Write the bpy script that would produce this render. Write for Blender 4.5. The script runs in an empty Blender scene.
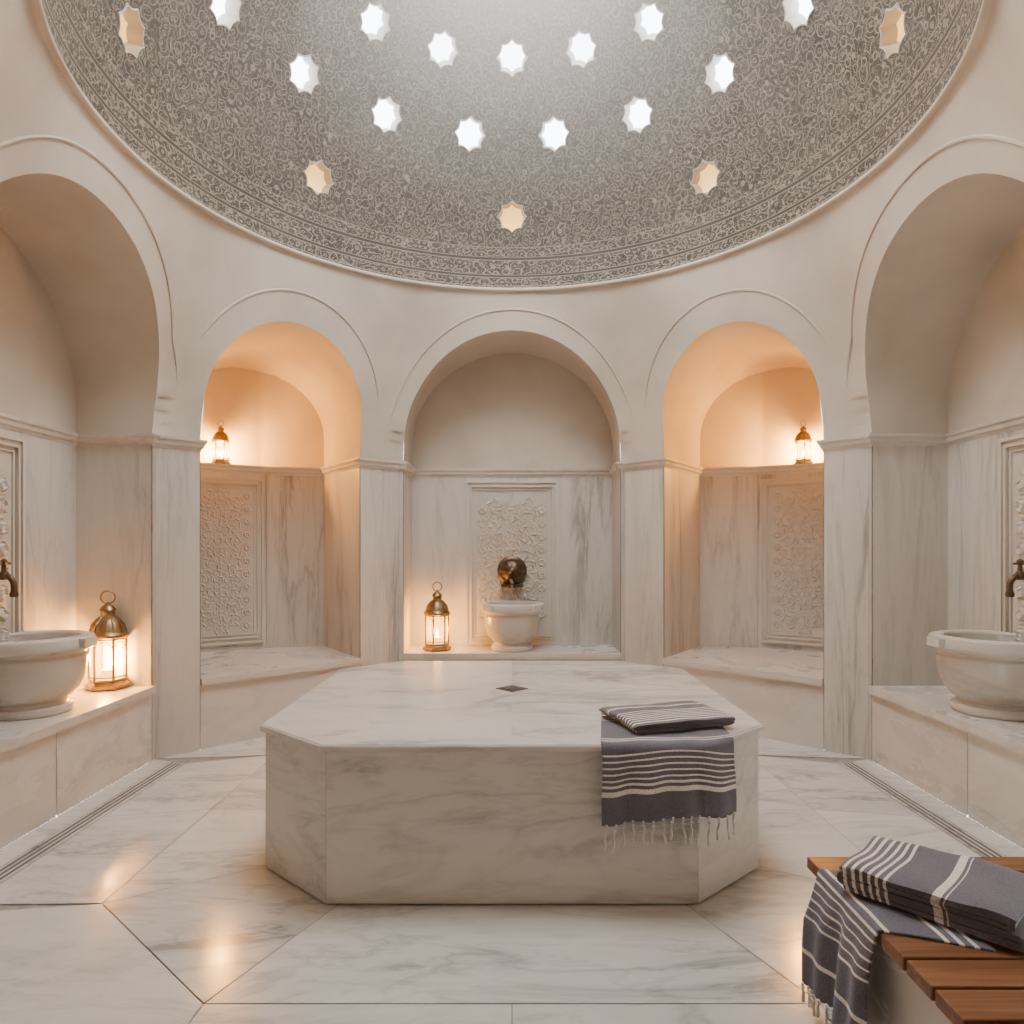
import bpy, bmesh, math, random
from mathutils import Vector, Matrix
from mathutils.geometry import delaunay_2d_cdt
random.seed(7)
sin,cos,pi,rad=math.sin,math.cos,math.pi,math.radians
COL=bpy.context.scene.collection

# ------------------------------------------------------------ materials
def newmat(name):
    m=bpy.data.materials.new(name); m.use_nodes=True
    nt=m.node_tree; b=nt.nodes['Principled BSDF']
    return m,nt,b
def N(nt,t,**kw):
    n=nt.nodes.new(t)
    for k,v in kw.items():
        setattr(n,k,v)
    return n
def math_n(nt,op,a,b=None,c=None,clamp=False):
    n=nt.nodes.new('ShaderNodeMath'); n.operation=op; n.use_clamp=clamp
    for i,x in enumerate((a,b,c)):
        if x is None: continue
        if isinstance(x,(int,float)): n.inputs[i].default_value=x
        else: nt.links.new(x,n.inputs[i])
    return n.outputs[0]
def ramp(nt,fac,stops,interp='LINEAR'):
    r=nt.nodes.new('ShaderNodeValToRGB'); r.color_ramp.interpolation=interp
    el=r.color_ramp.elements
    while len(el)>1: el.remove(el[-1])
    el[0].position=stops[0][0]; el[0].color=(*stops[0][1],1)
    for p,c in stops[1:]:
        e=el.new(p); e.color=(*c,1)
    nt.links.new(fac,r.inputs[0]); return r.outputs[0]
def mix(nt,fac,a,b,mode='MIX'):
    n=nt.nodes.new('ShaderNodeMix'); n.data_type='RGBA'; n.blend_type=mode
    for i,x in ((0,fac),(6,a),(7,b)):
        if isinstance(x,(int,float)): n.inputs[i].default_value=x
        elif isinstance(x,tuple): n.inputs[i].default_value=(*x,1)
        else: nt.links.new(x,n.inputs[i])
    return n.outputs[2]
def bump(nt,b,h,strength=.2,dist=.01):
    n=nt.nodes.new('ShaderNodeBump'); n.inputs['Strength'].default_value=strength
    n.inputs['Distance'].default_value=dist
    nt.links.new(h,n.inputs['Height']); nt.links.new(n.outputs[0],b.inputs['Normal'])

def marble(name,base,vein,scale=(1,1,1),rough=.25,amount=.8,seedoff=7.0,rot=(0,0,0)):
    m,nt,b=newmat(name); L=nt.links.new
    tc=N(nt,'ShaderNodeTexCoord'); geo=N(nt,'ShaderNodeNewGeometry')
    off=N(nt,'ShaderNodeVectorMath',operation='SCALE'); off.inputs[0].default_value=(seedoff,seedoff*1.7,seedoff*.6)
    L(geo.outputs['Random Per Island'],off.inputs['Scale'])
    mp=N(nt,'ShaderNodeMapping'); mp.inputs['Scale'].default_value=scale; mp.inputs['Rotation'].default_value=rot
    L(tc.outputs['Object'],mp.inputs[0])
    add=N(nt,'ShaderNodeVectorMath',operation='ADD'); L(mp.outputs[0],add.inputs[0]); L(off.outputs[0],add.inputs[1])
    v=add.outputs[0]
    def nz(s,det,dist,rgh=.6):
        n=N(nt,'ShaderNodeTexNoise'); n.inputs['Scale'].default_value=s; n.inputs['Detail'].default_value=det
        n.inputs['Distortion'].default_value=dist; n.inputs['Roughness'].default_value=rgh; L(v,n.inputs['Vector']); return n.outputs[0]
    n1=nz(1.1,5,.6); n2=nz(2.4,6,.5); n3=nz(.9,3,.3)
    def veinf(n,w):
        d=math_n(nt,'ABSOLUTE',math_n(nt,'SUBTRACT',n,.5))
        return math_n(nt,'SUBTRACT',1.0,math_n(nt,'DIVIDE',d,w,clamp=True),clamp=True)
    a1=math_n(nt,'MULTIPLY',math_n(nt,'POWER',veinf(n1,.05),1.5),.8)
    a2=math_n(nt,'MULTIPLY',veinf(n2,.03),.4)
    cloud=math_n(nt,'MULTIPLY',math_n(nt,'SUBTRACT',n3,.42,clamp=True),2.4,clamp=True)
    mod=math_n(nt,'ADD',math_n(nt,'MULTIPLY',cloud,1.0),.2)
    tot=math_n(nt,'MULTIPLY',math_n(nt,'ADD',math_n(nt,'MULTIPLY',math_n(nt,'ADD',a1,a2),mod),math_n(nt,'MULTIPLY',cloud,.42)),amount,clamp=True)
    c=mix(nt,tot,base,vein)
    tint=mix(nt,geo.outputs['Random Per Island'],(.88,.88,.88),(1.0,1.0,1.0))
    c=mix(nt,1.0,c,tint,'MULTIPLY')
    L(c,b.inputs['Base Color'])
    rr=math_n(nt,'ADD',math_n(nt,'MULTIPLY',n2,.16),rough-.08); L(rr,b.inputs['Roughness'])
    bump(nt,b,n2,.05,.01)
    return m
M_WALLMARBLE=marble('marble_wall',(.65,.60,.535),(.33,.305,.275),(2.8,2.8,.32),.38,1.1)
M_FLOOR=marble('marble_floor',(.74,.70,.64),(.35,.335,.315),(.7,2.2,1.0),.16,1.05,rot=(0,0,.5))
M_SLAB=marble('marble_slab',(.73,.685,.625),(.36,.34,.32),(.55,1.4,2.6),.20,1.1,rot=(0,.12,.15))
M_LEDGE=marble('marble_ledge',(.67,.62,.555),(.43,.40,.36),(.8,.8,2.0),.28,.85,rot=(.12,.1,0))
M_CARVE=marble('marble_carved',(.65,.595,.525),(.49,.45,.40),(1,1,1),.55,.5)

def plaster():
    m,nt,b=newmat('plaster'); L=nt.links.new
    tc=N(nt,'ShaderNodeTexCoord')
    n=N(nt,'ShaderNodeTexNoise'); n.inputs['Scale'].default_value=1.6; n.inputs['Detail'].default_value=7; L(tc.outputs['Object'],n.inputs['Vector'])
    n2=N(nt,'ShaderNodeTexNoise'); n2.inputs['Scale'].default_value=18; n2.inputs['Detail'].default_value=4; L(tc.outputs['Object'],n2.inputs['Vector'])
    c=ramp(nt,n.outputs[0],[(.3,(.48,.415,.34)),(.55,(.58,.51,.425)),(.8,(.63,.56,.475))])
    L(c,b.inputs['Base Color']); b.inputs['Roughness'].default_value=.75
    bump(nt,b,n2.outputs[0],.18,.01); return m
M_PLASTER=plaster()
def simple(name,col,rough=.5,metal=0,bsc=None,bst=.1):
    m,nt,b=newmat(name); L=nt.links.new
    tc=N(nt,'ShaderNodeTexCoord'); n=N(nt,'ShaderNodeTexNoise'); n.inputs['Scale'].default_value=bsc or 20; n.inputs['Detail'].default_value=3
    L(tc.outputs['Object'],n.inputs['Vector'])
    c=ramp(nt,n.outputs[0],[(.3,tuple(x*.8 for x in col)),(.7,tuple(min(1,x*1.15) for x in col))])
    L(c,b.inputs['Base Color']); b.inputs['Roughness'].default_value=rough; b.inputs['Metallic'].default_value=metal
    bump(nt,b,n.outputs[0],bst,.004); return m
M_GROUT=simple('grout',(.34,.30,.26),.8)
M_DARK=simple('drain_dark',(.10,.09,.08),.6)
M_DRAIN=simple('bronze_drain',(.12,.10,.08),.5,.6)
M_BRASS=simple('antique_brass',(.32,.225,.115),.40,1.0,30)
M_BRONZE=simple('dark_bronze',(.15,.105,.07),.42,.9,25,.3)
M_CANDLE=simple('candle_wax',(.9,.75,.5),.5)
def emis(name,col,st):
    m,nt,b=newmat(name); b.inputs['Base Color'].default_value=(*col,1)
    b.inputs['Emission Color'].default_value=(*col,1); b.inputs['Emission Strength'].default_value=st; return m
M_FLAME=emis('flame',(1,.62,.22),60)
M_WARMGLASS=emis('warm_skylight_glass',(1,.60,.20),2.0)
def pane():
    m=bpy.data.materials.new('lantern_glass'); m.use_nodes=True; nt=m.node_tree; nt.nodes.clear(); L=nt.links.new
    o=N(nt,'ShaderNodeOutputMaterial'); t=N(nt,'ShaderNodeBsdfTransparent'); e=N(nt,'ShaderNodeEmission'); x=N(nt,'ShaderNodeMixShader')
    t.inputs[0].default_value=(1,.92,.78,1); e.inputs[0].default_value=(1,.46,.09,1); e.inputs[1].default_value=9.0
    x.inputs[0].default_value=.40; L(t.outputs[0],x.inputs[1]); L(e.outputs[0],x.inputs[2]); L(x.outputs[0],o.inputs[0]); return m
M_PANE=pane()
def wood():
    m,nt,b=newmat('teak_wood'); L=nt.links.new
    tc=N(nt,'ShaderNodeTexCoord'); geo=N(nt,'ShaderNodeNewGeometry')
    mp=N(nt,'ShaderNodeMapping'); mp.inputs['Scale'].default_value=(1.2,22,22); L(tc.outputs['Object'],mp.inputs[0])
    off=N(nt,'ShaderNodeVectorMath',operation='SCALE'); off.inputs[0].default_value=(9,5,3); L(geo.outputs['Random Per Island'],off.inputs['Scale'])
    ad=N(nt,'ShaderNodeVectorMath',operation='ADD'); L(mp.outputs[0],ad.inputs[0]); L(off.outputs[0],ad.inputs[1])
    n=N(nt,'ShaderNodeTexNoise'); n.inputs['Scale'].default_value=1.5; n.inputs['Detail'].default_value=6; n.inputs['Distortion'].default_value=.8; L(ad.outputs[0],n.inputs['Vector'])
    c=ramp(nt,n.outputs[0],[(.25,(.10,.038,.017)),(.5,(.20,.082,.033)),(.75,(.31,.14,.058))])
    L(c,b.inputs['Base Color']); b.inputs['Roughness'].default_value=.38; bump(nt,b,n.outputs[0],.2,.003); return m
M_WOOD=wood()
DK=(.145,.137,.166); CR=(.80,.74,.66)
def towelmat(name,stripes):
    m,nt,b=newmat(name); L=nt.links.new
    uv=N(nt,'ShaderNodeUVMap'); sp=N(nt,'ShaderNodeSeparateXYZ'); L(uv.outputs[0],sp.inputs[0])
    st=[(0.0,DK)]
    for a,c in stripes: st+= [(a,CR),(c,DK)]
    col=ramp(nt,sp.outputs[1],st,'CONSTANT')
    w=N(nt,'ShaderNodeTexNoise'); w.inputs['Scale'].default_value=180; w.inputs['Detail'].default_value=2
    tc=N(nt,'ShaderNodeTexCoord'); L(tc.outputs['Object'],w.inputs['Vector'])
    g=ramp(nt,w.outputs[0],[(.3,(.75,.75,.75)),(.7,(1.15,1.15,1.15))])
    L(mix(nt,1.0,col,g,'MULTIPLY'),b.inputs['Base Color']); b.inputs['Roughness'].default_value=.95
    b.inputs['Sheen Weight'].default_value=.15
    bump(nt,b,w.outputs[0],.5,.003); return m
T_DRAPE=towelmat('towel_drape',[(.10,.12),(.16,.17),(.20,.21),(.55,.56),(.58,.59),(.685,.694),(.712,.721),(.739,.748),(.766,.775),(.793,.802),(.82,.829),(.847,.870)])
T_FOLD=towelmat('towel_fold',[(.06,.09),(.14,.165),(.21,.235),(.28,.305),(.35,.375),(.42,.445),(.49,.515),(.72,.76),(.79,.80)])
T_FOLD2=towelmat('towel_fold2',[(.02,.045),(.075,.10),(.13,.15),(.18,.20),(.23,.25),(.28,.30),(.56,.61),(.63,.64)])
M_FRINGE=simple('towel_fringe',(.72,.67,.60),.95)

def dome_mat():
    m,nt,b=newmat('dome_tile'); L=nt.links.new
    tc=N(nt,'ShaderNodeTexCoord'); uv=N(nt,'ShaderNodeUVMap')
    sp=N(nt,'ShaderNodeSeparateXYZ'); L(uv.outputs[0],sp.inputs[0]); th,ph=sp.outputs[0],sp.outputs[1]
    o=tc.outputs['Object']
    def contour(scale,w,dist,k,src=None):
        n=N(nt,'ShaderNodeTexNoise'); n.inputs['Scale'].default_value=scale; n.inputs['Detail'].default_value=0.0; n.inputs['Distortion'].default_value=dist
        L(src or o,n.inputs['Vector'])
        f=math_n(nt,'FRACT',math_n(nt,'MULTIPLY',n.outputs[0],k))
        return math_n(nt,'LESS_THAN',math_n(nt,'ABSOLUTE',math_n(nt,'SUBTRACT',f,.5)),w)
    def rings(scale,k,w,src=None):
        v=N(nt,'ShaderNodeTexVoronoi',feature='F1'); v.inputs['Scale'].default_value=scale; L(src or o,v.inputs['Vector'])
        f=math_n(nt,'FRACT',math_n(nt,'MULTIPLY',v.outputs[0],k))
        return math_n(nt,'LESS_THAN',math_n(nt,'ABSOLUTE',math_n(nt,'SUBTRACT',f,.5)),w)
    A_=contour(12,.085,.8,6.0)
    R_=rings(13,3.0,.085)
    D_=rings(28,1.6,.08)
    pat=math_n(nt,'MAXIMUM',math_n(nt,'MULTIPLY',A_,.70),math_n(nt,'MAXIMUM',R_,math_n(nt,'MULTIPLY',D_,.5)))
    cmb=N(nt,'ShaderNodeCombineXYZ'); L(math_n(nt,'MULTIPLY',th,220.0),cmb.inputs[0]); L(math_n(nt,'MULTIPLY',ph,75.0),cmb.inputs[1])
    bp=math_n(nt,'MAXIMUM',rings(1.0,2.4,.13,cmb.outputs[0]),math_n(nt,'MULTIPLY',contour(1.4,.10,.5,5.0,cmb.outputs[0]),.8))
    lines=None
    for deg,wd in ((.5,.10),(2.4,.10),(3.0,.07),(6.2,.10),(6.9,.07),(9.0,.09)):
        l=math_n(nt,'LESS_THAN',math_n(nt,'ABSOLUTE',math_n(nt,'SUBTRACT',ph,deg/90)),wd/90)
        lines=l if lines is None else math_n(nt,'MAXIMUM',lines,l)
    dk=math_n(nt,'ADD',math_n(nt,'LESS_THAN',math_n(nt,'ABSOLUTE',math_n(nt,'SUBTRACT',ph,2.7/90)),.30/90),math_n(nt,'LESS_THAN',math_n(nt,'ABSOLUTE',math_n(nt,'SUBTRACT',ph,6.55/90)),.32/90),clamp=True)
    inband=math_n(nt,'LESS_THAN',ph,9.0/90)
    p=math_n(nt,'ADD',math_n(nt,'MULTIPLY',bp,inband),math_n(nt,'MULTIPLY',pat,math_n(nt,'SUBTRACT',1.0,inband)))
    p=math_n(nt,'MULTIPLY',p,math_n(nt,'SUBTRACT',1.0,dk))
    p=math_n(nt,'MAXIMUM',p,math_n(nt,'MULTIPLY',lines,.9))
    big=N(nt,'ShaderNodeTexNoise'); big.inputs['Scale'].default_value=3; L(o,big.inputs['Vector'])
    dark=ramp(nt,big.outputs[0],[(.3,(.038,.031,.025)),(.7,(.064,.053,.043))])
    c=mix(nt,math_n(nt,'MULTIPLY',p,.85),dark,(.33,.265,.195))
    L(c,b.inputs['Base Color']); b.inputs['Roughness'].default_value=.5
    bump(nt,b,p,.35,.008); return m
M_DOME=dome_mat()

# ------------------------------------------------------------ mesh helpers
def mkobj(name,verts,faces,mats,fm=None,smooth=False,angle=40,uvs=None,parent=None,matrix=None,bevel=0):
    me=bpy.data.meshes.new(name); me.from_pydata([tuple(v) for v in verts],[],faces)
    if not isinstance(mats,(list,tuple)): mats=[mats]
    for m in mats: me.materials.append(m)
    if fm:
        for p,i in zip(me.polygons,fm): p.material_index=i
    if uvs:
        ul=me.uv_layers.new(name='UVMap')
        for l in me.loops: ul.data[l.index].uv=uvs[l.vertex_index]
    me.update()
    if smooth:
        for p in me.polygons: p.use_smooth=True
        if angle<180: me.set_sharp_from_angle(angle=rad(angle))
    ob=bpy.data.objects.new(name,me); COL.objects.link(ob)
    if matrix is not None: ob.matrix_world=matrix
    if parent is not None: ob.parent=parent
    if bevel:
        b=ob.modifiers.new('bev','BEVEL'); b.width=bevel; b.segments=2; b.limit_method='ANGLE'
    return ob
class MB:
    def __init__(s): s.v=[];s.f=[];s.m=[];s.uv=[]
    def add(s,vs,fs,m=0,mat=None):
        n=len(s.v)
        if mat is not None: vs=[mat@Vector(v) for v in vs]
        s.v+= [tuple(v) for v in vs]; s.f+=[tuple(i+n for i in f) for f in fs]; s.m+=[m]*len(fs)
    def box(s,x0,x1,y0,y1,z0,z1,m=0,mat=None):
        vs=[(x,y,z) for z in (z0,z1) for x,y in ((x0,y0),(x1,y0),(x1,y1),(x0,y1))]
        s.add(vs,[(3,2,1,0),(4,5,6,7),(0,1,5,4),(1,2,6,5),(2,3,7,6),(3,0,4,7)],m,mat)
    def prism(s,poly,z0,z1,m=0):
        n=len(poly); vs=[(x,y,z0) for x,y in poly]+[(x,y,z1) for x,y in poly]
        s.add(vs,[tuple(range(n-1,-1,-1)),tuple(range(n,2*n))]+[(i,(i+1)%n,n+(i+1)%n,n+i) for i in range(n)],m)
    def lathe(s,prof,seg=32,m=0,mat=None,ph=0,mod=None):
        vs=[]
        for r,z in prof:
            for i in range(seg):
                a=2*pi*i/seg+ph; rr=r*(mod(a,z) if mod else 1)
                vs.append((rr*cos(a),rr*sin(a),z))
        fs=[]
        for j in range(len(prof)-1):
            for i in range(seg):
                k=(i+1)%seg; fs.append((j*seg+i,j*seg+k,(j+1)*seg+k,(j+1)*seg+i))
        fs.append(tuple(range(seg-1,-1,-1))); fs.append(tuple((len(prof)-1)*seg+i for i in range(seg)))
        s.add(vs,fs,m,mat)
    def tube(s,pts,r,seg=6,m=0,mat=None,closed=False):
        pts=[Vector(p) for p in pts]; n=len(pts); vs=[];
        up=Vector((0.13,.31,.94))
        for i,p in enumerate(pts):
            if closed: d=pts[(i+1)%n]-pts[i-1]
            else: d=pts[min(i+1,n-1)]-pts[max(i-1,0)]
            d.normalize(); a=d.cross(up)
            if a.length<.05: a=d.cross(Vector((1,0,0)))
            a.normalize(); b=d.cross(a)
            rr=r(i/(n-1)) if callable(r) else r
            for k in range(seg):
                t=2*pi*k/seg; vs.append(p+a*rr*cos(t)+b*rr*sin(t))
        fs=[]
        for i in range(n if closed else n-1):
            j=(i+1)%n
            for k in range(seg):
                l=(k+1)%seg; fs.append((i*seg+k,i*seg+l,j*seg+l,j*seg+k))
        if not closed: fs+= [tuple(range(seg-1,-1,-1)),tuple((n-1)*seg+k for k in range(seg))]
        s.add(vs,fs,m,mat)
    def obj(s,name,mats,**kw): return mkobj(name,s.v,s.f,mats,s.m,**kw)

# ------------------------------------------------------------ room constants
A=2.565; S=A*math.tan(rad(22.5)); ZL=.534; ZC=2.30; ZR=3.88; RD=2.28; YC=.09
CAMY=-3.84
NAMES=['back','back_right','right','front_right','front','front_left','left','back_left']
def fr(k):
    al=rad(45*k); return Vector((cos(al),-sin(al),0)),Vector((sin(al),cos(al),0))
def loc(k,w,d,z=0):
    t,n=fr(k); p=t*w+n*d; return Vector((p.x,p.y,z))
def w2l(k,x,y):
    t,n=fr(k); v=Vector((x,y,0)); return (v.dot(t),v.dot(n))
OPEN={};LOW={};UPP={}
for k in range(8):
    if k%2==0:
        OPEN[k]=(-1.02,1.02,2.53)
        dd=.54 if k!=4 else 2.3
        LOW[k]=[(-1.02,A+dd),(1.02,A+dd)]; UPP[k]=LOW[k]
    elif k in(3,5):
        w0,w1=(-.7475,.6425) if k==3 else (-.6425,.7475)
        OPEN[k]=(w0,w1,2.65); LOW[k]=[(w0,A+.4),(w1,A+.4)]; UPP[k]=LOW[k]
pts=[(-3.15,2.46),(-2.43,2.91),(-1.89,3.03)]; up=[(-3.36,2.62),(-2.56,3.12),(-1.95,3.24)]
OPEN[7]=(-.7475,.6425,2.65); LOW[7]=[w2l(7,*p) for p in pts]; UPP[7]=[w2l(7,*p) for p in up]
OPEN[1]=(-.6425,.7475,2.65); LOW[1]=[(-w,d) for w,d in reversed(LOW[7])]; UPP[1]=[(-w,d) for w,d in reversed(UPP[7])]

def Poct(th):
    k=round(th/rad(45)); al=rad(45*k); r=A/cos(th-al); return Vector((sin(th)*r,cos(th)*r,0))
def U(th,z):
    s=max(0,min(1,(z-ZC)/(ZR-ZC))); b=s**1.5
    p=Poct(th).lerp(Vector((RD*sin(th),YC+RD*cos(th),0)),b); p.z=z; return p
def arch_z(k,w):
    w0,w1,zs=OPEN[k]; wc=(w0+w1)/2; r=(w1-w0)/2
    return zs+math.sqrt(max(0,r*r-(w-wc)**2))*(.97 if k%2==0 else 1)
def th_of(k,w): return rad(45*k)+math.atan(w/A)
def arch_ws(k,n=36):
    w0,w1,zs=OPEN[k]; wc=(w0+w1)/2; r=(w1-w0)/2
    ws=[wc-r*cos(pi*i/n) for i in range(n+1)]
    bp=UPP[k]; tot=sum((Vector(bp[i+1])-Vector(bp[i])).length for i in range(len(bp)-1)); acc=0
    for i in range(1,len(bp)-1):
        acc+=(Vector(bp[i])-Vector(bp[i-1])).length; ws.append(w0+(w1-w0)*acc/tot)
    return sorted(ws)
def back_pt(k,w):
    w0,w1,zs=OPEN[k]; u=(w-w0)/(w1-w0); bp=[Vector(p) for p in UPP[k]]
    ls=[(bp[i+1]-bp[i]).length for i in range(len(bp)-1)]; t=u*sum(ls)
    for i,l in enumerate(ls):
        if t<=l+1e-9 or i==len(ls)-1: return bp[i].lerp(bp[i+1],min(1,t/l))
        t-=l

def inside(poly,p):
    x,y=p; c=False; n=len(poly)
    for i in range(n):
        x1,y1=poly[i]; x2,y2=poly[(i+1)%n]
        if (y1>y)!=(y2>y) and x<(x2-x1)*(y-y1)/(y2-y1)+x1: c=not c
    return c
def near(poly,p,d):
    return any((q[0]-p[0])**2+(q[1]-p[1])**2<d*d for q in poly)
def cdt_surface(x0,x1,nx,y0,y1,ny,holes,mind):
    V=[];E=[]
    for j in range(ny+1):
        for i in range(nx+1):
            p=(x0+(x1-x0)*i/nx,y0+(y1-y0)*j/ny)
            if any(near(h,p,mind) or inside(h,p) for h in holes): 
                if not (i in(0,nx)) : continue
            V.append(Vector(p))
    for h in holes:
        n=len(V); V+=[Vector(p) for p in h]; E+=[(n+i,n+(i+1)%len(h)) for i in range(len(h))]
    vs,es,fs,_,_,_=delaunay_2d_cdt(V,E,[],0,1e-6)
    out=[]
    for f in fs:
        c=(sum(vs[i].x for i in f)/len(f),sum(vs[i].y for i in f)/len(f))
        if any(inside(h,c) for h in holes): continue
        out.append(tuple(f))
    return vs,out
holes=[]
def arch_hole(k,base):
    w0,w1,zs=OPEN[k]
    h=[(base+math.atan(w/A),arch_z(k,w)) for w in arch_ws(k)]
    e0,e1=h[0][0],h[-1][0]
    mid=[(ZC+(zs-ZC)*i/3) for i in range(3)]
    return [(e0,z) for z in mid]+h+[(e1,z) for z in reversed(mid)]
for k in range(-3,4): holes.append(arch_hole(k%8,rad(45*k)))
holes.append(arch_hole(4,rad(-180)))
x1=rad(157.5); x0=x1-2*pi
vs,fs=cdt_surface(x0,x1,144,ZC,ZR,16,holes,.02)
drum=mkobj('wall_drum',[U(v.x,v.y) for v in vs],fs,M_PLASTER,smooth=True,angle=180)

mb=MB()
for k in (0,1,2,6,7):
    w0,w1,zs=OPEN[k]; wc=(w0+w1)/2; r=(w1-w0)/2
    o0=.15 if k%2==0 else .17
    o1=.15 if k%2==0 else .24
    lim=(S+.19) if k%2==0 else (S-.19)
    n=60; pp=[]
    for i in range(n+1):
        a=pi*i/n; off=o0+(o1-o0)*sin(a)
        w,z=wc-(r+off)*cos(a),zs+(r+off)*sin(a)
        if z<zs+.10 or abs(w)>lim: continue
        th=rad(45*k)+(math.atan(w/A) if abs(w)<S else math.copysign(rad(22.5)+(abs(w)-S)/A,w))
        pp.append(U(th,min(z,ZR-.03)))
    mb.tube(pp,lambda t:.011*min(1,t*14+.05,(1-t)*14+.05),6)
mb.obj('trim_archivolts',M_PLASTER,smooth=True)
prof=[(2.31,-.035),(2.262,-.032),(2.255,-.018),(2.262,-.003),(2.275,.0),(2.30,.03)]
seg=160
vsx=[(r*cos(2*pi*i/seg),YC+r*sin(2*pi*i/seg),ZR+z) for r,z in prof for i in range(seg)]
fsx=[(j*seg+i,j*seg+(i+1)%seg,(j+1)*seg+(i+1)%seg,(j+1)*seg+i) for j in range(len(prof)-1) for i in range(seg)]
mkobj('trim_dome_rim',vsx,fsx,M_PLASTER,smooth=True,angle=60)

# ------------------------------------------------------------ dome
def Dm(th,ph,R=RD): return Vector((R*cos(ph)*sin(th),YC+R*cos(ph)*cos(th),ZR+R*sin(ph)))
stars=[]
def add_ring(phd,n,off,r,warm=False):
    for i in range(n):
        th=2*pi*(i+off)/n
        if th>pi: th-=2*pi
        stars.append((th,rad(phd),r,warm))
add_ring(15.5,8,0.0,.118,True); add_ring(31.2,17,.5,.120); add_ring(45,18,0,.115)
PHI_OC=rad(60)
def starpoly(th,ph,r):
    out=[]
    for i in range(32):
        a=2*pi*i/32; rr=r*(1.05-.19*abs(sin(4*a))**.7)
        out.append((th+rr*sin(a)/(RD*cos(ph)),ph+rr*cos(a)/RD))
    return out
def crosses(s,dh):
    return any(min(p[0] for p in h)<s-2*pi+.02 or max(p[0] for p in h)>s-.02 for h in dh)
for tdeg in [x*.5 for x in range(300,360)]:
    s=rad(tdeg); dh=[]
    for th,ph,r,wm in stars:
        if th>s: th-=2*pi
        dh.append(starpoly(th,ph,r))
    if not crosses(s,dh): seamd=s; break
vs,fs=cdt_surface(seamd-2*pi,seamd,120,0,PHI_OC,22,dh,.02)
dome=mkobj('ceiling_dome',[Dm(v.x,v.y) for v in vs],fs,M_DOME,smooth=True,angle=180,uvs=[(v.x/(2*pi),v.y/(pi/2)) for v in vs])
mb=MB(); mg=MB()
for (th,ph,r,wm),h in zip(stars,dh):
    n=len(h); c=(sum(p[0] for p in h)/n,sum(p[1] for p in h)/n)
    sc=lambda f,R: [Dm(c[0]+(p[0]-c[0])*f,c[1]+(p[1]-c[1])*f,R) for p in h]
    lip2=sc(1.10,RD+.002); lip=sc(1.07,RD-.008); nn=sc(1,RD-.008); out=sc(.88,RD+.11)
    mb.add(lip2+lip+nn+out,[(a*n+i,a*n+(i+1)%n,(a+1)*n+(i+1)%n,(a+1)*n+i) for a in range(3) for i in range(n)],0)
    if wm: mg.add(sc(.90,RD+.09),[tuple(range(n))])
mb.obj('trim_skylight_reveals',M_PLASTER,smooth=True,angle=35)
mg.obj('window_skylight_glass',M_WARMGLASS)
mb=MB(); seg=96; R_OC=RD*cos(PHI_OC); Z_OC=ZR+RD*sin(PHI_OC)
pr=[(R_OC+.02,Z_OC),(R_OC-.04,Z_OC-.01),(R_OC-.05,Z_OC+.05),(R_OC-.03,Z_OC+.35),(R_OC+.25,Z_OC+.36)]
V=[(r*cos(2*pi*i/seg),YC+r*sin(2*pi*i/seg),z) for r,z in pr for i in range(seg)]
F=[(j*seg+i,j*seg+(i+1)%seg,(j+1)*seg+(i+1)%seg,(j+1)*seg+i) for j in range(len(pr)-1) for i in range(seg)]
mkobj('trim_oculus',V,F,M_PLASTER,smooth=True)
# steam under the oculus (homogeneous volumes); inner cones shaped to imitate light shafts
par=bpy.data.objects.new('steam_haze',None); COL.objects.link(par)
def steammat(name,dens):
    vm=bpy.data.materials.new(name+'_volume'); vm.use_nodes=True; nt=vm.node_tree; nt.nodes.clear()
    o_=N(nt,'ShaderNodeOutputMaterial'); v_=N(nt,'ShaderNodeVolumeScatter'); v_.inputs['Color'].default_value=(1,.95,.87,1); v_.inputs['Density'].default_value=dens; v_.inputs['Anisotropy'].default_value=.2
    nt.links.new(v_.outputs[0],o_.inputs['Volume']); return vm
def steam(name,dens,prof):
    mb=MB(); mb.lathe(prof,48,0,Matrix.Translation((0,YC,0))); mb.obj(name,steammat(name,dens),parent=par)
steam('dome_steam',.045,[(0.001,ZR+.02)]+[(.97*RD*cos(rad(a)),ZR+.02+.97*RD*sin(rad(a))) for a in range(0,60,6)]+[(.97*RD*cos(rad(60)),ZR+RD*.86),(.001,ZR+RD*.86)])
steam('light_shaft',.10,[(.001,ZR+.15),(1.25,ZR+.15),(.75,ZR+RD*.84),(.001,ZR+RD*.84)])
steam('light_core',.16,[(.001,ZR+.5),(.80,ZR+.5),(.50,ZR+RD*.83),(.001,ZR+RD*.83)])

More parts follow.
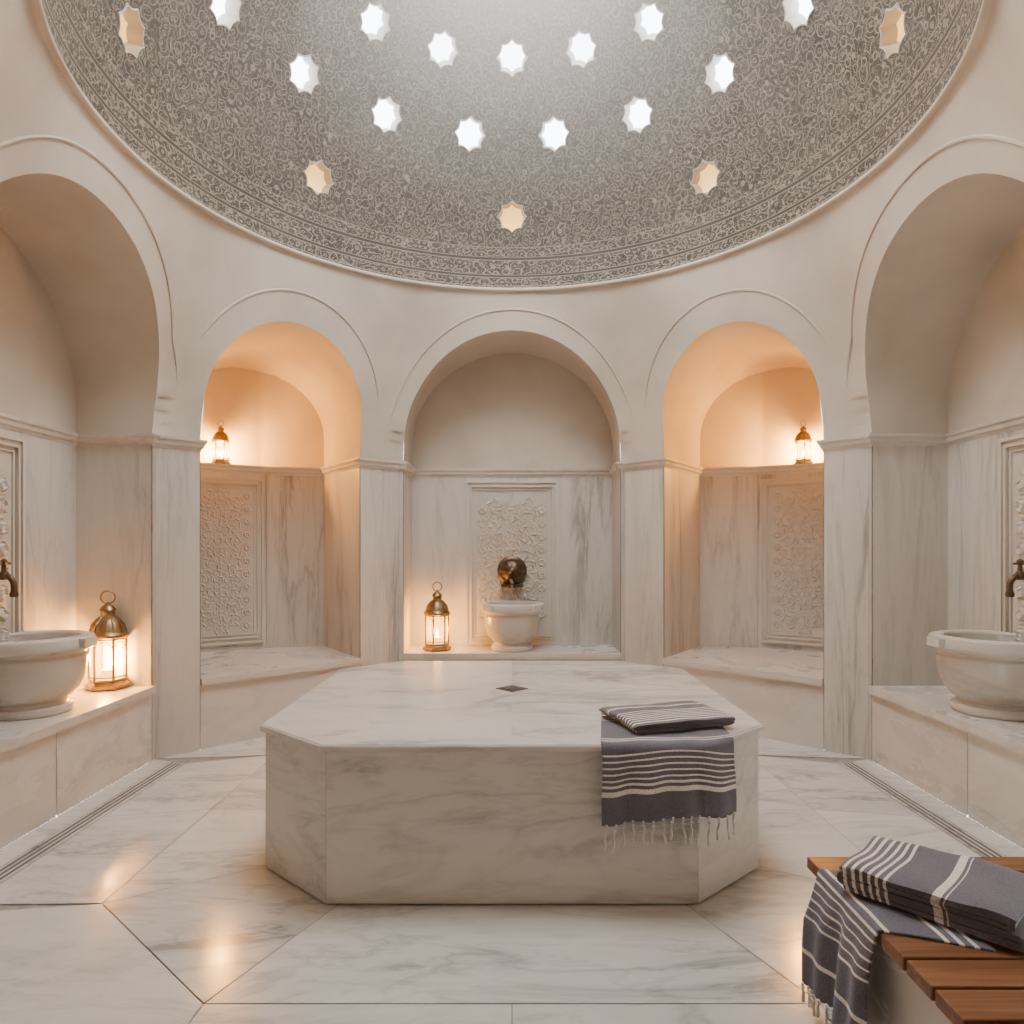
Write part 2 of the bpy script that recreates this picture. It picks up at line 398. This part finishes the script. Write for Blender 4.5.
# ------------------------------------------------------------ lower walls, recesses
def slab_quad(mb,p,q,z0,z1,inset=.003,push=.004,m=0):
    p=Vector((p.x,p.y,0)); q=Vector((q.x,q.y,0)); d=(q-p); L=d.length; d/=L; nrm=Vector((d.y,-d.x,0))
    a=p+d*inset+nrm*push; b=q-d*inset+nrm*push
    mb.add([(a.x,a.y,z0),(b.x,b.y,z0),(b.x,b.y,z1),(a.x,a.y,z1)],[(0,1,2,3)],m)
full=[]
for k in range(8):
    w0,w1,zs=OPEN[k]
    mb=MB()
    path=[(-S,A),(w0,A)]+LOW[k]+[(w1,A),(S,A)]
    W=[loc(k,*p) for p in path]
    n=len(W)
    for i in range(n-1):
        p,q=W[i],W[i+1]; Ls=(q-p).length
        if Ls<.02: continue
        ispier=i in(0,n-2)
        a,b=p,q
        mb.add([(a.x,a.y,-.01),(b.x,b.y,-.01),(b.x,b.y,ZC),(a.x,a.y,ZC)],[(0,1,2,3)],1)
        z0=.0 if ispier or k in(3,4) else ZL
        if k==4 and i==2: cuts=[0,.2,.8,1]
        elif not ispier and 2<=i<=n-4 and k%2==0: cuts=[0,.27,.73,1]
        elif Ls>1.2 and k!=4: cuts=[0,.5,1]
        elif k==4: cuts=[0,.25,.5,.75,1]
        else: cuts=[0,1]
        for c0,c1 in zip(cuts,cuts[1:]):
            slab_quad(mb,p.lerp(q,c0),p.lerp(q,c1),z0,ZC,m=0)
    ws=arch_ws(k)
    crv=[(w0,ZC)]+[(w,arch_z(k,w)) for w in ws]+[(w1,ZC)]
    fpts=[U(th_of(k,w),z) for w,z in crv]
    def bz(z): return ZC+(z-ZC)*.985
    bpts=[]
    for w,z in crv:
        b=back_pt(k,w); bpts.append(loc(k,b.x,b.y,bz(z)))
    nn=len(crv)
    mb.add([tuple(p) for p in fpts]+[tuple(p) for p in bpts],[(i,i+1,nn+i+1,nn+i) for i in range(nn-1)],2)
    bw=[]; bb=[]
    for w,z in crv[1:-1]:
        b=back_pt(k,w); bw.append(loc(k,b.x,b.y,bz(z))); bb.append(loc(k,b.x,b.y,ZC-.01))
    m_=len(bw)
    mb.add([tuple(p) for p in bw]+[tuple(p) for p in bb],[(i,i+1,m_+i+1,m_+i) for i in range(m_-1)],2)
    if UPP[k] is not LOW[k]:
        lo=[loc(k,*p,ZC) for p in LOW[k]]; hi=[loc(k,*p,ZC) for p in UPP[k]]
        o0=loc(k,w0,A,ZC); o1=loc(k,w1,A,ZC)
        allv=[o0]+lo+[o1]+hi; nl=len(lo)
        f=[(0,1,nl+2)]+[(1+i,2+i,nl+3+i,nl+2+i) for i in range(nl-1)]+[(nl,nl+1,nl+2+nl-1)]
        mb.add([tuple(v) for v in allv],f,2)
    ob=mb.obj('wall_'+NAMES[k],[M_WALLMARBLE,M_GROUT,M_PLASTER],smooth=True,angle=35)
    full+= W[:-1]

def sweep_closed(path,prof,name,mat):
    n=len(path); V=[];F=[]
    pp=[Vector((p.x,p.y)) for p in path]
    for i in range(n):
        d0=(pp[i]-pp[i-1]).normalized(); d1=(pp[(i+1)%n]-pp[i]).normalized()
        n0=Vector((d0.y,-d0.x)); n1=Vector((d1.y,-d1.x)); b=(n0+n1); 
        b=b/max(.3,(b.length**2/2)) if b.length>.01 else n0
        for o,z in prof: 
            q=pp[i]+b*o; V.append((q.x,q.y,z))
    m=len(prof)
    for i in range(n):
        j=(i+1)%n
        if pp[i].y<-2.4 and pp[j].y<-2.4: continue   # plain entrance reveal
        for a in range(m-1): F.append((i*m+a,j*m+a,j*m+a+1,i*m+a+1))
    return mkobj(name,V,F,mat)
clean=[]
for p in full:
    if not clean or (p-clean[-1]).length>.005: clean.append(p)
sweep_closed(clean,[(-.01,ZC-.06),(.008,ZC-.06),(.012,ZC-.042),(.028,ZC-.032),(.032,ZC-.010),(.046,ZC+.004),(.048,ZC+.022),(-.02,ZC+.026)],'trim_cornice',M_LEDGE)

for k in (0,1,2,5,6,7):
    w0,w1,zs=OPEN[k]
    mb=MB()
    poly=[(w0+.004,A-.03)]+[(w0+.004,A+.02)]+[( p[0],p[1]) for p in LOW[k]]+[(w1-.004,A+.02),(w1-.004,A-.03)]
    poly=[loc(k,*p) for p in poly]; poly=[(p.x,p.y) for p in reversed(poly)]
    mb.prism(poly,ZL-.05,ZL,0)
    body=[(w0+.005,A+.012)]+[(p[0],p[1]) for p in LOW[k]]+[(w1-.005,A+.012)]
    body=[loc(k,*p) for p in body]; body=[(p.x,p.y) for p in reversed(body)]
    mb.prism(body,0,ZL-.05,1)
    cuts=[0,.5,1] if k%2==0 else [0,1]
    p,q=loc(k,w0,A),loc(k,w1,A)
    for c0,c1 in zip(cuts,cuts[1:]):
        slab_quad(mb,p.lerp(q,c0),p.lerp(q,c1),.0,ZL-.052,push=.002)
    mb.obj('marble_ledge',[M_LEDGE,M_GROUT])

# ------------------------------------------------------------ floor
def octa(hw,hl,cx,cy,yc): return [(-hw+cx,-hl+yc),(hw-cx,-hl+yc),(hw,-hl+cy+yc),(hw,hl-cy+yc),(hw-cx,hl+yc),(-hw+cx,hl+yc),(-hw,hl-cy+yc),(-hw,-hl+cy+yc)]
SY=.107; HW,HL=1.18,1.09
mb=MB()
mb.prism([(p.x,p.y) for p in [loc(k,-S,A) for k in range(8)]][::-1],-.06,-.005,1)
mb.box(-1.1,1.1,-A-2.4,-A+.02,-.06,-.006,1)
T=math.tan(rad(22.5))
def room_oct(a):
    s_=a*T; return [(-s_,-a),(s_,-a),(a,-s_),(a,s_),(s_,a),(-s_,a),(-a,s_),(-a,-s_)]
L0=octa(HW-.1,HL-.1,.375,.335,SY)
L1=octa(1.74,1.69,.72,.64,SY)
L2=room_oct(2.30); L25=room_oct(2.42); L3=room_oct(A)
def qtile(a,b,c,d,g=.0025,m=0,z=0):
    P=[Vector(p) for p in (a,b,c,d)]; out=[]
    ar=sum(P[i].x*P[(i+1)%4].y-P[(i+1)%4].x*P[i].y for i in range(4))
    if ar<0: P=P[::-1]
    for i in range(4):
        d0=(P[i]-P[i-1]).normalized(); d1=(P[(i+1)%4]-P[i]).normalized()
        n0=Vector((-d0.y,d0.x)); n1=Vector((-d1.y,d1.x)); b=n0+n1
        out.append(P[i]+b*(g/max(.3,b.length**2/2)))
    mb.add([(p.x,p.y,z) for p in out],[(0,1,2,3)],m)
def lerp2(a,b,t): return (a[0]+(b[0]-a[0])*t,a[1]+(b[1]-a[1])*t)
def band(Li,Lo,cutsf,skip=()):
    for i in range(8):
        if i in skip: continue
        a,b=Li[i],Li[(i+1)%8]; d,c=Lo[i],Lo[(i+1)%8]
        cuts=cutsf(i)
        for t0,t1 in zip(cuts,cuts[1:]): qtile(lerp2(a,b,t0),lerp2(a,b,t1),lerp2(d,c,t1),lerp2(d,c,t0))
band(L0,L1,lambda i:[0,1] if i in(0,1,7) else [0,.5,1])
band(L1,L2,lambda i:[0,.5,1],skip=(0,1,3,4,5,7))
band(L1,L3,lambda i:[0,.5,1] if i in (0,4) else [0,1],skip=(2,6))
# linear drain grates in the two side sectors: dark channel with stone bars
for i in (2,6):
    j=(i+1)%8
    qtile(L2[i],L2[j],L25[j],L25[i],.001,2,-.004)
    for a0,a1 in ((2.302,2.326),(2.340,2.356),(2.370,2.386),(2.400,2.418)):
        La,Lb=room_oct(a0),room_oct(a1)
        nseg=3
        for t in range(nseg): qtile(lerp2(La[i],La[j],t/nseg),lerp2(La[i],La[j],(t+1)/nseg),lerp2(Lb[i],Lb[j],(t+1)/nseg),lerp2(Lb[i],Lb[j],t/nseg),.0005)
band(L25,L3,lambda i:[0,.5,1],skip=(0,1,3,4,5,7))
for j in range(4):
    for i in range(2):
        xx=-1.02+i*1.02; y1=-A-j*.56; y0=y1-.56
        mb.add([(xx+.003,y0+.003,0),(xx+1.017,y0+.003,0),(xx+1.017,y1-.003,0),(xx+.003,y1-.003,0)],[(0,1,2,3)],0)
mb.obj('floor',[M_FLOOR,M_GROUT,M_DARK])

# ------------------------------------------------------------ central slab
par=bpy.data.objects.new('heated_marble_platform',None); COL.objects.link(par)
mb=MB(); poly=octa(HW-.02,HL-.02,.375,.335,SY)
mb.prism(octa(HW-.035,HL-.035,.375,.335,SY),.0,.64,1)
for i in range(8):
    a,b=Vector((*poly[i],0)),Vector((*poly[(i+1)%8],0)); L_=(b-a).length
    d=(b-a)/L_
    a2=a+d*.001; b2=b-d*.001
    mb.add([(a2.x,a2.y,.010),(b2.x,b2.y,.010),(b2.x,b2.y,.650),(a2.x,a2.y,.650)],[(0,1,2,3)],0)
mb.obj('base',[M_SLAB,M_GROUT],parent=par)
mb=MB(); mb.prism(octa(HW,HL,.375,.335,SY),.652,.680,0); 
mb.obj('top_plate',[M_SLAB],parent=par,bevel=.006)
mb=MB()
yj=.18
def clip_oct(x0,x1,y0,y1):
    P=octa(HW-.008,HL-.008,.375,.335,SY)
    def clip(P,f):
        out=[]
        for i in range(len(P)):
            a,b=P[i-1],P[i]; fa,fb=f(a),f(b)
            if (fa>=0)!=(fb>=0):
                t=fa/(fa-fb); out.append((a[0]+(b[0]-a[0])*t,a[1]+(b[1]-a[1])*t))
            if fb>=0: out.append(b)
        return out
    for f in (lambda p:p[0]-x0,lambda p:x1-p[0],lambda p:p[1]-y0,lambda p:y1-p[1]): P=clip(P,f)
    return P
g=.0015
for xa,xb,ya,yb in ((-2,0,-2,yj),(0,2,-2,yj),(-2,0,yj,2),(0,2,yj,2)):
    mb.prism(clip_oct(xa+g,xb-g,ya+g,yb-g),.680,.683,0)
mb.obj('top_slabs',[M_SLAB],parent=par)
mb=MB(); R_=.095
mb.prism([(R_,yj),(0,yj+R_),(-R_,yj),(0,yj-R_)],.683,.687,0)
mb.prism([(R_*.75,yj),(0,yj+R_*.75),(-R_*.75,yj),(0,yj-R_*.75)],.687,.689,1)
for i in range(-3,4): mb.box(i*.02-.003,i*.02+.003,yj-.06+abs(i)*.018,yj+.06-abs(i)*.018,.689,.691,0)
mb.obj('drain',[M_DRAIN,M_DARK],parent=par)

# ------------------------------------------------------------ carved panels
def frame_mat(origin,tangent,inward):
    x=tangent.normalized(); y=-inward.normalized(); z=Vector((0,0,1))
    m=Matrix.Identity(4)
    for i in range(3): m[i][0]=x[i]; m[i][1]=y[i]; m[i][2]=z[i]; m[i][3]=origin[i]
    return m
def carved_panel(W_,H_,mtx):
    mb=MB(); hw=W_/2
    def ring(o,i,y):
        mb.box(-hw+o,-hw+i,y,.0,o,H_-o); mb.box(hw-i,hw-o,y,.0,o,H_-o)
        mb.box(-hw+i,hw-i,y,.0,H_-i,H_-o); mb.box(-hw+i,hw-i,y,.0,o,i)
    ring(0,.020,-.028); ring(.020,.050,-.012); ring(.050,.062,-.030); ring(.085,.094,-.020)
    mb.box(-hw+.04,hw-.04,-.006,.0,.04,H_-.04)
    ix=hw-.105; iz0=.11; iz1=H_-.11
    def spiral(cx,cz,r,turn,flip,r0):
        P=[]
        for i in range(22):
            t=i/21; a=r0+turn*2*pi*t*flip; rr=r*(1-t*.85)
            P.append((cx+rr*cos(a),-.009,cz+rr*sin(a)))
        mb.tube(P,lambda t:.0080*(1-.4*t),5)
        mb.lathe([(0.001,-.010),(r*.22,-.006),(r*.26,0),(r*.2,.006)],8,0,Matrix.Translation((cx,-.009,cz))@Matrix.Rotation(pi/2,4,'X'))
    def leaf(cx,cz,l,w,a):
        V=[];n=6
        c,s=cos(a),sin(a)
        for i in range(n+1):
            t=i/n; ww=w*sin(pi*t)**.8*(1+.25*sin(t*pi*5)); 
            for sgn,y in ((-1,-.006),(0,-.023),(1,-.006)):
                lx,lz=t*l,sgn*ww
                V.append((cx+lx*c-lz*s,y,cz+lx*s+lz*c))
        F=[]
        for i in range(n):
            for j in range(2): F.append((i*3+j,i*3+j+1,i*3+j+4,i*3+j+3))
        mb.add(V,F)
    rows=max(4,int((iz1-iz0)/.125)); dz=(iz1-iz0)/rows
    for sgn in(-1,1):
        for j in range(rows+1):
            for ci,cf in enumerate([.17,.50,.83]):
                cz=iz0+dz*(j+(.5 if ci!=1 else .0)+.02)
                r=min(dz*.56,ix*.20)
                if cz+r>iz1 or cz-r<iz0: continue
                cx=sgn*ix*cf
                fl=sgn*(1 if (j+ci)%2 else -1)
                spiral(cx,cz,r,1.6,fl,(pi/2 if (j+ci)%2 else -pi/2))
                for q in range(4): leaf(cx+r*.55*cos(q*1.57+j),cz+r*.55*sin(q*1.57+j),r*.95,r*.24,q*1.57+j+.5+ci)
    P=[(.008*sin(i*.8),-.009,iz0+(iz1-iz0)*i/40) for i in range(41)]
    mb.tube(P,.008,6)
    return mb.obj('carved_marble_panel',[M_CARVE],smooth=True,angle=50,matrix=mtx)
for k in (0,2,6):
    t,n=fr(k); o=loc(k,0,A+.54-.006,ZL+.005); carved_panel(.94,1.66,frame_mat(o,t,-n))
for sgn in (-1,1):
    a=Vector((sgn*3.15,2.46,0)); b=Vector((sgn*2.43,2.91,0))
    if sgn<0: p,q=a,b
    else: p,q=b,a
    d=(q-p).normalized(); nin=Vector((d.y,-d.x,0)); c=p.lerp(q,.5)+nin*.006; c.z=ZL+.06
    carved_panel((q-p).length-.06,1.60,frame_mat(c,d,nin))

# ------------------------------------------------------------ basins
def basin(x,y,sc=1,rot=0):
    mb=MB()
    prof=[(.0,0),(.215,0),(.225,.02),(.22,.05),(.195,.06),(.19,.08),(.215,.095),(.255,.14),(.280,.20),(.294,.27),(.300,.335),(.288,.345),(.288,.36),(.308,.368),(.328,.375),(.338,.388),(.338,.435),(.330,.45),(.31,.455),(.27,.455),(.258,.445),(.25,.38),(.22,.28),(.13,.21),(.0,.20)]
    mb.lathe(prof,56)
    for i in range(4):
        m=Matrix.Rotation(rot+i*pi/2,4,'Z')
        mb.box(.30,.370,-.06,.06,.39,.445,0,m)
    return mb.obj('marble_basin',[M_LEDGE],smooth=True,angle=35,matrix=Matrix.Translation((x,y,ZL+.001))@Matrix.Diagonal((sc,sc,1,1)),bevel=.006)
basin(0.0,2.77,.90,pi/4); basin(-2.87,.22); basin(2.87,.22)

mb=MB()
mm=Matrix.Rotation(pi/2,4,'X')
mb.lathe([(.145,0),(.15,.012),(.135,.022),(.125,.03)],40,0,mm)
mb.lathe([(.125,.02),(.118,.05),(.095,.085),(.06,.108),(.02,.118),(.001,.12)],48,0,mm,mod=lambda a,z:1+.05*cos(12*a))
mb.lathe([(.03,.11),(.034,.125),(.02,.14),(.001,.145)],16,0,mm)
P=[(0,-.09,-.05),(0,-.14,-.07),(0,-.18,-.09),(0,-.20,-.125),(0,-.20,-.15)]
mb.tube(P,.02,12); mb.lathe([(.028,-.16),(.03,-.15),(.022,-.14)],16,0,Matrix.Translation((0,-.2,0)))
mb.box(-.11,.11,-.05,.0,-.165,-.135)
mb.obj('bronze_fountain_spout',[M_BRONZE],smooth=True,angle=40,matrix=Matrix.Translation((0,A+.54-.035,1.29)))
def tap(sgn):
    mb=MB()
    R=Matrix.Rotation(-sgn*pi/2,4,'Y')
    mb.lathe([(.055,0),(.058,.01),(.045,.02),(.02,.03),(.018,.08),(.026,.085),(.026,.115),(.018,.12)],20,0,R)
    pts=[]
    for i in range(9):
        t=i/8; a=t*pi*.5
        pts.append((-sgn*(.10+.06*sin(a)),0,.0-.06*(1-cos(a))))
    pts.append((-sgn*.16,0,-.10))
    mb.tube(pts,.017,12)
    mb.lathe([(.02,-.125),(.024,-.11),(.018,-.09)],14,0,Matrix.Translation((-sgn*.16,0,0)))
    mb.lathe([(.014,0),(.012,.05),(.02,.06),(.018,.075),(.004,.085)],14,0,Matrix.Translation((-sgn*.10,0,.015)))
    mb.tube([(-sgn*.10,-.05,.07),(-sgn*.10,.05,.07)],.008,8)
    mb.obj('bronze_tap',[M_BRONZE],smooth=True,angle=40,matrix=Matrix.Translation((sgn*(A+.54-.035),.15,1.35)))
tap(-1); tap(1)

# ------------------------------------------------------------ lanterns
def lantern(x,y,z,s,power,rot=.3):
    par=bpy.data.objects.new('brass_lantern',None); COL.objects.link(par); par.location=(x,y,z); par.rotation_euler=(0,0,rot); par.scale=(s,)*3
    mb=MB(); n=6
    mb.lathe([(.13,0),(.145,.008),(.145,.03),(.125,.04),(.118,.05),(.125,.06),(.12,.07),(.0,.07)],n,0)
    R=.115
    for i in range(n):
        a=2*pi*i/n; c,s_=cos(a)*R,sin(a)*R
        mb.lathe([(.009,.065),(.009,.36)],6,0,Matrix.Translation((c,s_,0)))
        a2=2*pi*(i+1)/n; c2,s2=cos(a2)*R,sin(a2)*R
        for zz,r in ((.085,.006),(.345,.007)): mb.tube([(c,s_,zz),(c2,s2,zz)],r,6)
        P=[]
        for j in range(9):
            t=j/8; P.append((c+(c2-c)*t,s_+(s2-s_)*t,.285+.045*sin(pi*t)))
        mb.tube(P,.0035,5)
    mb.lathe([(.0,.35),(.125,.35),(.135,.36),(.135,.375),(.12,.39),(.115,.41),(.100,.45),(.075,.485),(.05,.50),(.045,.505),(.045,.54),(.055,.545),(.05,.555),(.035,.575),(.012,.59),(.012,.60),(.001,.605)],12,0,ph=pi/12)
    for i in range(12):
        a=2*pi*i/12; mb.tube([(cos(a)*.118,sin(a)*.118,.395),(cos(a)*.102,sin(a)*.102,.45),(cos(a)*.052,sin(a)*.052,.502)],.004,5)
    P=[(.045*cos(2*pi*i/20),0,.635+.045*sin(2*pi*i/20)) for i in range(20)]
    mb.tube(P,.006,6,closed=True)
    mb.obj('frame',[M_BRASS],smooth=True,angle=35,parent=par)
    mb=MB()
    for i in range(n):
        a=2*pi*i/n;a2=2*pi*(i+1)/n;r=.111
        mb.add([(cos(a)*r,sin(a)*r,.075),(cos(a2)*r,sin(a2)*r,.075),(cos(a2)*r,sin(a2)*r,.348),(cos(a)*r,sin(a)*r,.348)],[(0,1,2,3)])
    mb.obj('glass',[M_PANE],parent=par)
    mb=MB(); mb.lathe([(.038,.07),(.04,.075),(.04,.13),(.03,.135),(.001,.13)],20,0); mb.obj('candle',[M_CANDLE],smooth=True,parent=par)
    mb=MB(); mb.lathe([(.004,.135),(.014,.15),(.016,.165),(.009,.19),(.001,.215)],14,0); mb.obj('flame',[M_FLAME],smooth=True,parent=par)
    l=bpy.data.lights.new('candle_light','POINT'); l.energy=power; l.color=(1,.47,.09); l.shadow_soft_size=.05
    lo=bpy.data.objects.new('candle_light',l); COL.objects.link(lo); lo.parent=par; lo.location=(0,0,.19)
lantern(-2.83,.94,ZL,1.0,110)
lantern(-.725,2.77,ZL,.96,48)
lantern(-2.82,2.77,ZC+.03,.62,240); lantern(2.82,2.77,ZC+.03,.62,240)

# ------------------------------------------------------------ towels
def grid_obj(name,nu,nv,fn,mat,uvf,parent=None,thick=.006):
    V=[fn(i/nu,j/nv) for j in range(nv+1) for i in range(nu+1)]
    F=[(j*(nu+1)+i,j*(nu+1)+i+1,(j+1)*(nu+1)+i+1,(j+1)*(nu+1)+i) for j in range(nv) for i in range(nu)]
    UVs=[uvf(i/nu,j/nv) for j in range(nv+1) for i in range(nu+1)]
    ob=mkobj(name,V,F,mat,smooth=True,angle=180,uvs=UVs,parent=parent)
    s=ob.modifiers.new('sol','SOLIDIFY'); s.thickness=thick; s.offset=1
    return ob
def fringe(mb,base,side,n,length):
    for i in range(n):
        t=(i+.5)/n; p=base(t); L_=length*random.uniform(.8,1.15); P=[]
        sx=random.uniform(-.014,.014)
        for j in range(7):
            u=j/6; P.append(p+side*(sx*u+.003*sin(u*9+i))+Vector((0,0,-L_*u)))
        mb.tube(P,lambda t:.0056*(1.0 if t<.15 else (.6+.5*t)),5)
        mb.lathe([(.003,.004),(.0085,0),(.003,-.006)],6,0,Matrix.Translation(p+Vector((0,0,-L_*.22))+side*sx*.22))
def edge_y(x):
    e=-1.008
    return e if x<.805 else e+.72*(x-.805)
par=bpy.data.objects.new('striped_towel',None); COL.objects.link(par)
Z0=.690
def drape(off,xa,xb,zb,yb,seed):
    def fn(u,v):
        x=xa+(xb-xa)*u
        ey=edge_y(x)-off
        Lt=yb-ey; Lh=Z0-zb+.012*sin(u*7+1)-.02*u; r=.025+off; tot=Lt+Lh
        s=v*tot
        wob=.010*sin(x*21+seed)+.007*sin(x*43+seed*2)
        if s<Lt-r: return (x+.075*(1-s/(Lt-r))*(1-u*.6),yb-s,Z0+off+.002*sin(x*30+s*20))
        if s<Lt-r+r*pi/2:
            a=(s-(Lt-r))/r; return (x,ey+r-r*sin(a),Z0+off-r+r*cos(a))
        h=s-(Lt-r)-r*pi/2; k=min(1,h/.12)
        return (x+.014*k*sin(seed+x*5+h*6)-.022*h/.3*(u-.5),ey-k*(wob*(1+h*1.5)+.018)*1.1-.004*k,Z0+off-r-h)
    return fn
f1=drape(.004,.372,.955,.385,-.42,1.0)
grid_obj('draped_cloth',70,70,f1,T_DRAPE,lambda u,v:(u,v),par)
mb=MB()
fringe(mb,lambda t:Vector(f1(t,1.0))+Vector((0,-.002,.006)),Vector((1,0,0)),15,.11)
mb.obj('fringe',[M_FRINGE],smooth=True,parent=par)

def folded(name,cx,cy,z,ang,Lx,Ly,layers,th,mat,along='p',parent=None,seed=0,tilt=0,soft=.004):
    pts=[]; pitch=th*1.25
    for l in range(layers):
        z_=l*pitch
        n=20; inset=.009*sin(l*2.3+seed)
        xs=[-Lx/2+.01+inset+(Lx-.02-inset*2)*i/n for i in range(n+1)]
        if l%2: xs=xs[::-1]
        pts+=[(x,z_) for x in xs]
        if l<layers-1:
            sx=xs[-1]; d=1 if l%2==0 else -1
            for i in range(1,6):
                a=-pi/2+pi*i/6; pts.append((sx+d*cos(a)*pitch*.5,z_+pitch/2+sin(a)*pitch/2))
    n=len(pts); nm=[]
    for i in range(n):
        a=Vector(pts[max(0,i-1)]); b=Vector(pts[min(n-1,i+1)]); d=(b-a).normalized(); nm.append(Vector((-d.y,d.x)))
    up_=[Vector(pts[i])+nm[i]*th*.5 for i in range(n)]; dn=[Vector(pts[i])-nm[i]*th*.5 for i in range(n)]
    loop=up_+dn[::-1]; m=len(loop); nq=32
    V=[];UVs=[]
    H=layers*pitch
    for j in range(nq+1):
        q=-Ly/2+Ly*j/nq
        for v in loop:
            h=v.y/H
            ex=abs(v.x)/(Lx/2); eq=abs(q)/(Ly/2)
            sag=1-.08*ex**6-.10*eq**6
            wob=soft*h*(sin(q*17+seed)+sin(v.x*13+seed*3+q*6)+.5*sin(v.x*37+q*29))
            V.append((v.x+.006*sin(q*14+v.y*60+seed),q+.008*sin(v.y*110+seed+v.x*6)*(eq**4),(v.y+th*.5)*sag+wob*(1-.4*ex**4)))
            UVs.append((0,(v.x/Lx+.5) if along=='p' else (q/Ly+.5)))
    F=[(j*m+i,j*m+(i+1)%m,(j+1)*m+(i+1)%m,(j+1)*m+i) for j in range(nq) for i in range(m)]
    F+= [tuple(i for i in range(m-1,-1,-1)),tuple(nq*m+i for i in range(m))]
    mtx=Matrix.Translation((cx,cy,z))@Matrix.Rotation(ang,4,'Z')@Matrix.Rotation(tilt,4,'Y')
    V=[mtx@Vector(v) for v in V]
    return mkobj(name,V,F,mat,smooth=True,angle=50,uvs=UVs,parent=parent)
folded('striped_towel',.725,-.635,.702,rad(17),.50,.36,3,.013,T_FOLD,'q',seed=1,soft=.003)

# ------------------------------------------------------------ bench
par=bpy.data.objects.new('wooden_slat_bench',None); COL.objects.link(par)
BZ=.45
mb=MB()
y=-1.50; pitch=.118
while y-pitch>-2.55:
    xr=min(1.95,3.585-abs(y-pitch)); 
    mb.box(1.010,xr,y-pitch+.012,y,BZ-.038,BZ)
    y-=pitch
yend=y+.012
mb.obj('slats',[M_WOOD],parent=par,bevel=.004)
mb=MB()
mb.prism([(1.055,yend+.03),(3.56+yend+.0,yend+.03),(1.93,-1.65),(1.93,-1.53),(1.055,-1.53)],0,BZ-.06,0)
mb.obj('marble_base',[M_LEDGE],parent=par,bevel=.005)
mb=MB()
for x in (1.10,1.35): mb.box(x,x+.05,yend+.04 if x<1.2 else yend+.3,-1.53,BZ-.06,BZ-.038)
mb.obj('battens',[M_WOOD],parent=par)

def bt(u,v):
    yy=-1.60-.36*u
    ex=1.002; Lt=.26; r=.018; Z=BZ+.007; s=v*(Lt+.37)
    wob=.014*sin(yy*26)+.009*sin(yy*55+1)
    skew=-.10*max(0,(Lt-s))/Lt
    if s<Lt-r: return (ex+Lt-s,yy+skew,Z+.0015*sin(yy*40+s*30))
    if s<Lt-r+r*pi/2:
        a=(s-(Lt-r))/r; return (ex+r-r*sin(a),yy,Z-r+r*cos(a))
    h=s-(Lt-r)-r*pi/2; k=min(1,h/.15)
    return (ex-.010*k-(wob+.014)*k-.02*h,yy+.03*h*(u-.5)*2+.05*h+.008*sin(h*14+yy*9)*k,Z-r-h)
par2=bpy.data.objects.new('striped_towel',None); COL.objects.link(par2)
T_B=towelmat('towel_bench_drape',[(.05,.07),(.10,.12),(.15,.17),(.36,.38),(.415,.43),(.46,.47),(.505,.515),(.55,.56),(.595,.605),(.64,.65),(.82,.84)])
grid_obj('draped_cloth',60,60,bt,T_B,lambda u,v:(u,v),par2)
mb=MB(); fringe(mb,lambda t:Vector(bt(t,1.0))+Vector((-.003,0,.004)),Vector((0,1,0)),15,.06)
mb.obj('fringe',[M_FRINGE],smooth=True,parent=par2)
folded('striped_towel',1.275,-1.80,BZ+.016,rad(-46),.44,.335,4,.017,T_FOLD2,'p',seed=4,soft=.005)

# ------------------------------------------------------------ lights, world, camera
w=bpy.data.worlds.new('sky'); bpy.context.scene.world=w; w.use_nodes=True
bg=w.node_tree.nodes['Background']; bg.inputs[0].default_value=(.84,.93,1.0,1); bg.inputs[1].default_value=14.0
def area(name,loc_,rot,size,energy,col):
    l=bpy.data.lights.new(name,'AREA'); l.shape='DISK'; l.size=size; l.energy=energy; l.color=col
    o=bpy.data.objects.new(name,l); COL.objects.link(o); o.location=loc_; o.rotation_euler=rot; return o
area('oculus_skylight',(0,YC,Z_OC+.34),(0,0,0),2*(R_OC-.06),160,(1,.925,.82))
cam=bpy.data.cameras.new('camera'); co=bpy.data.objects.new('camera',cam); COL.objects.link(co)
co.location=(0,CAMY,1.5); co.rotation_euler=(pi/2,0,0); cam.lens=24.0; cam.sensor_width=36; cam.shift_y=.0371; cam.clip_start=.05
bpy.context.scene.camera=co
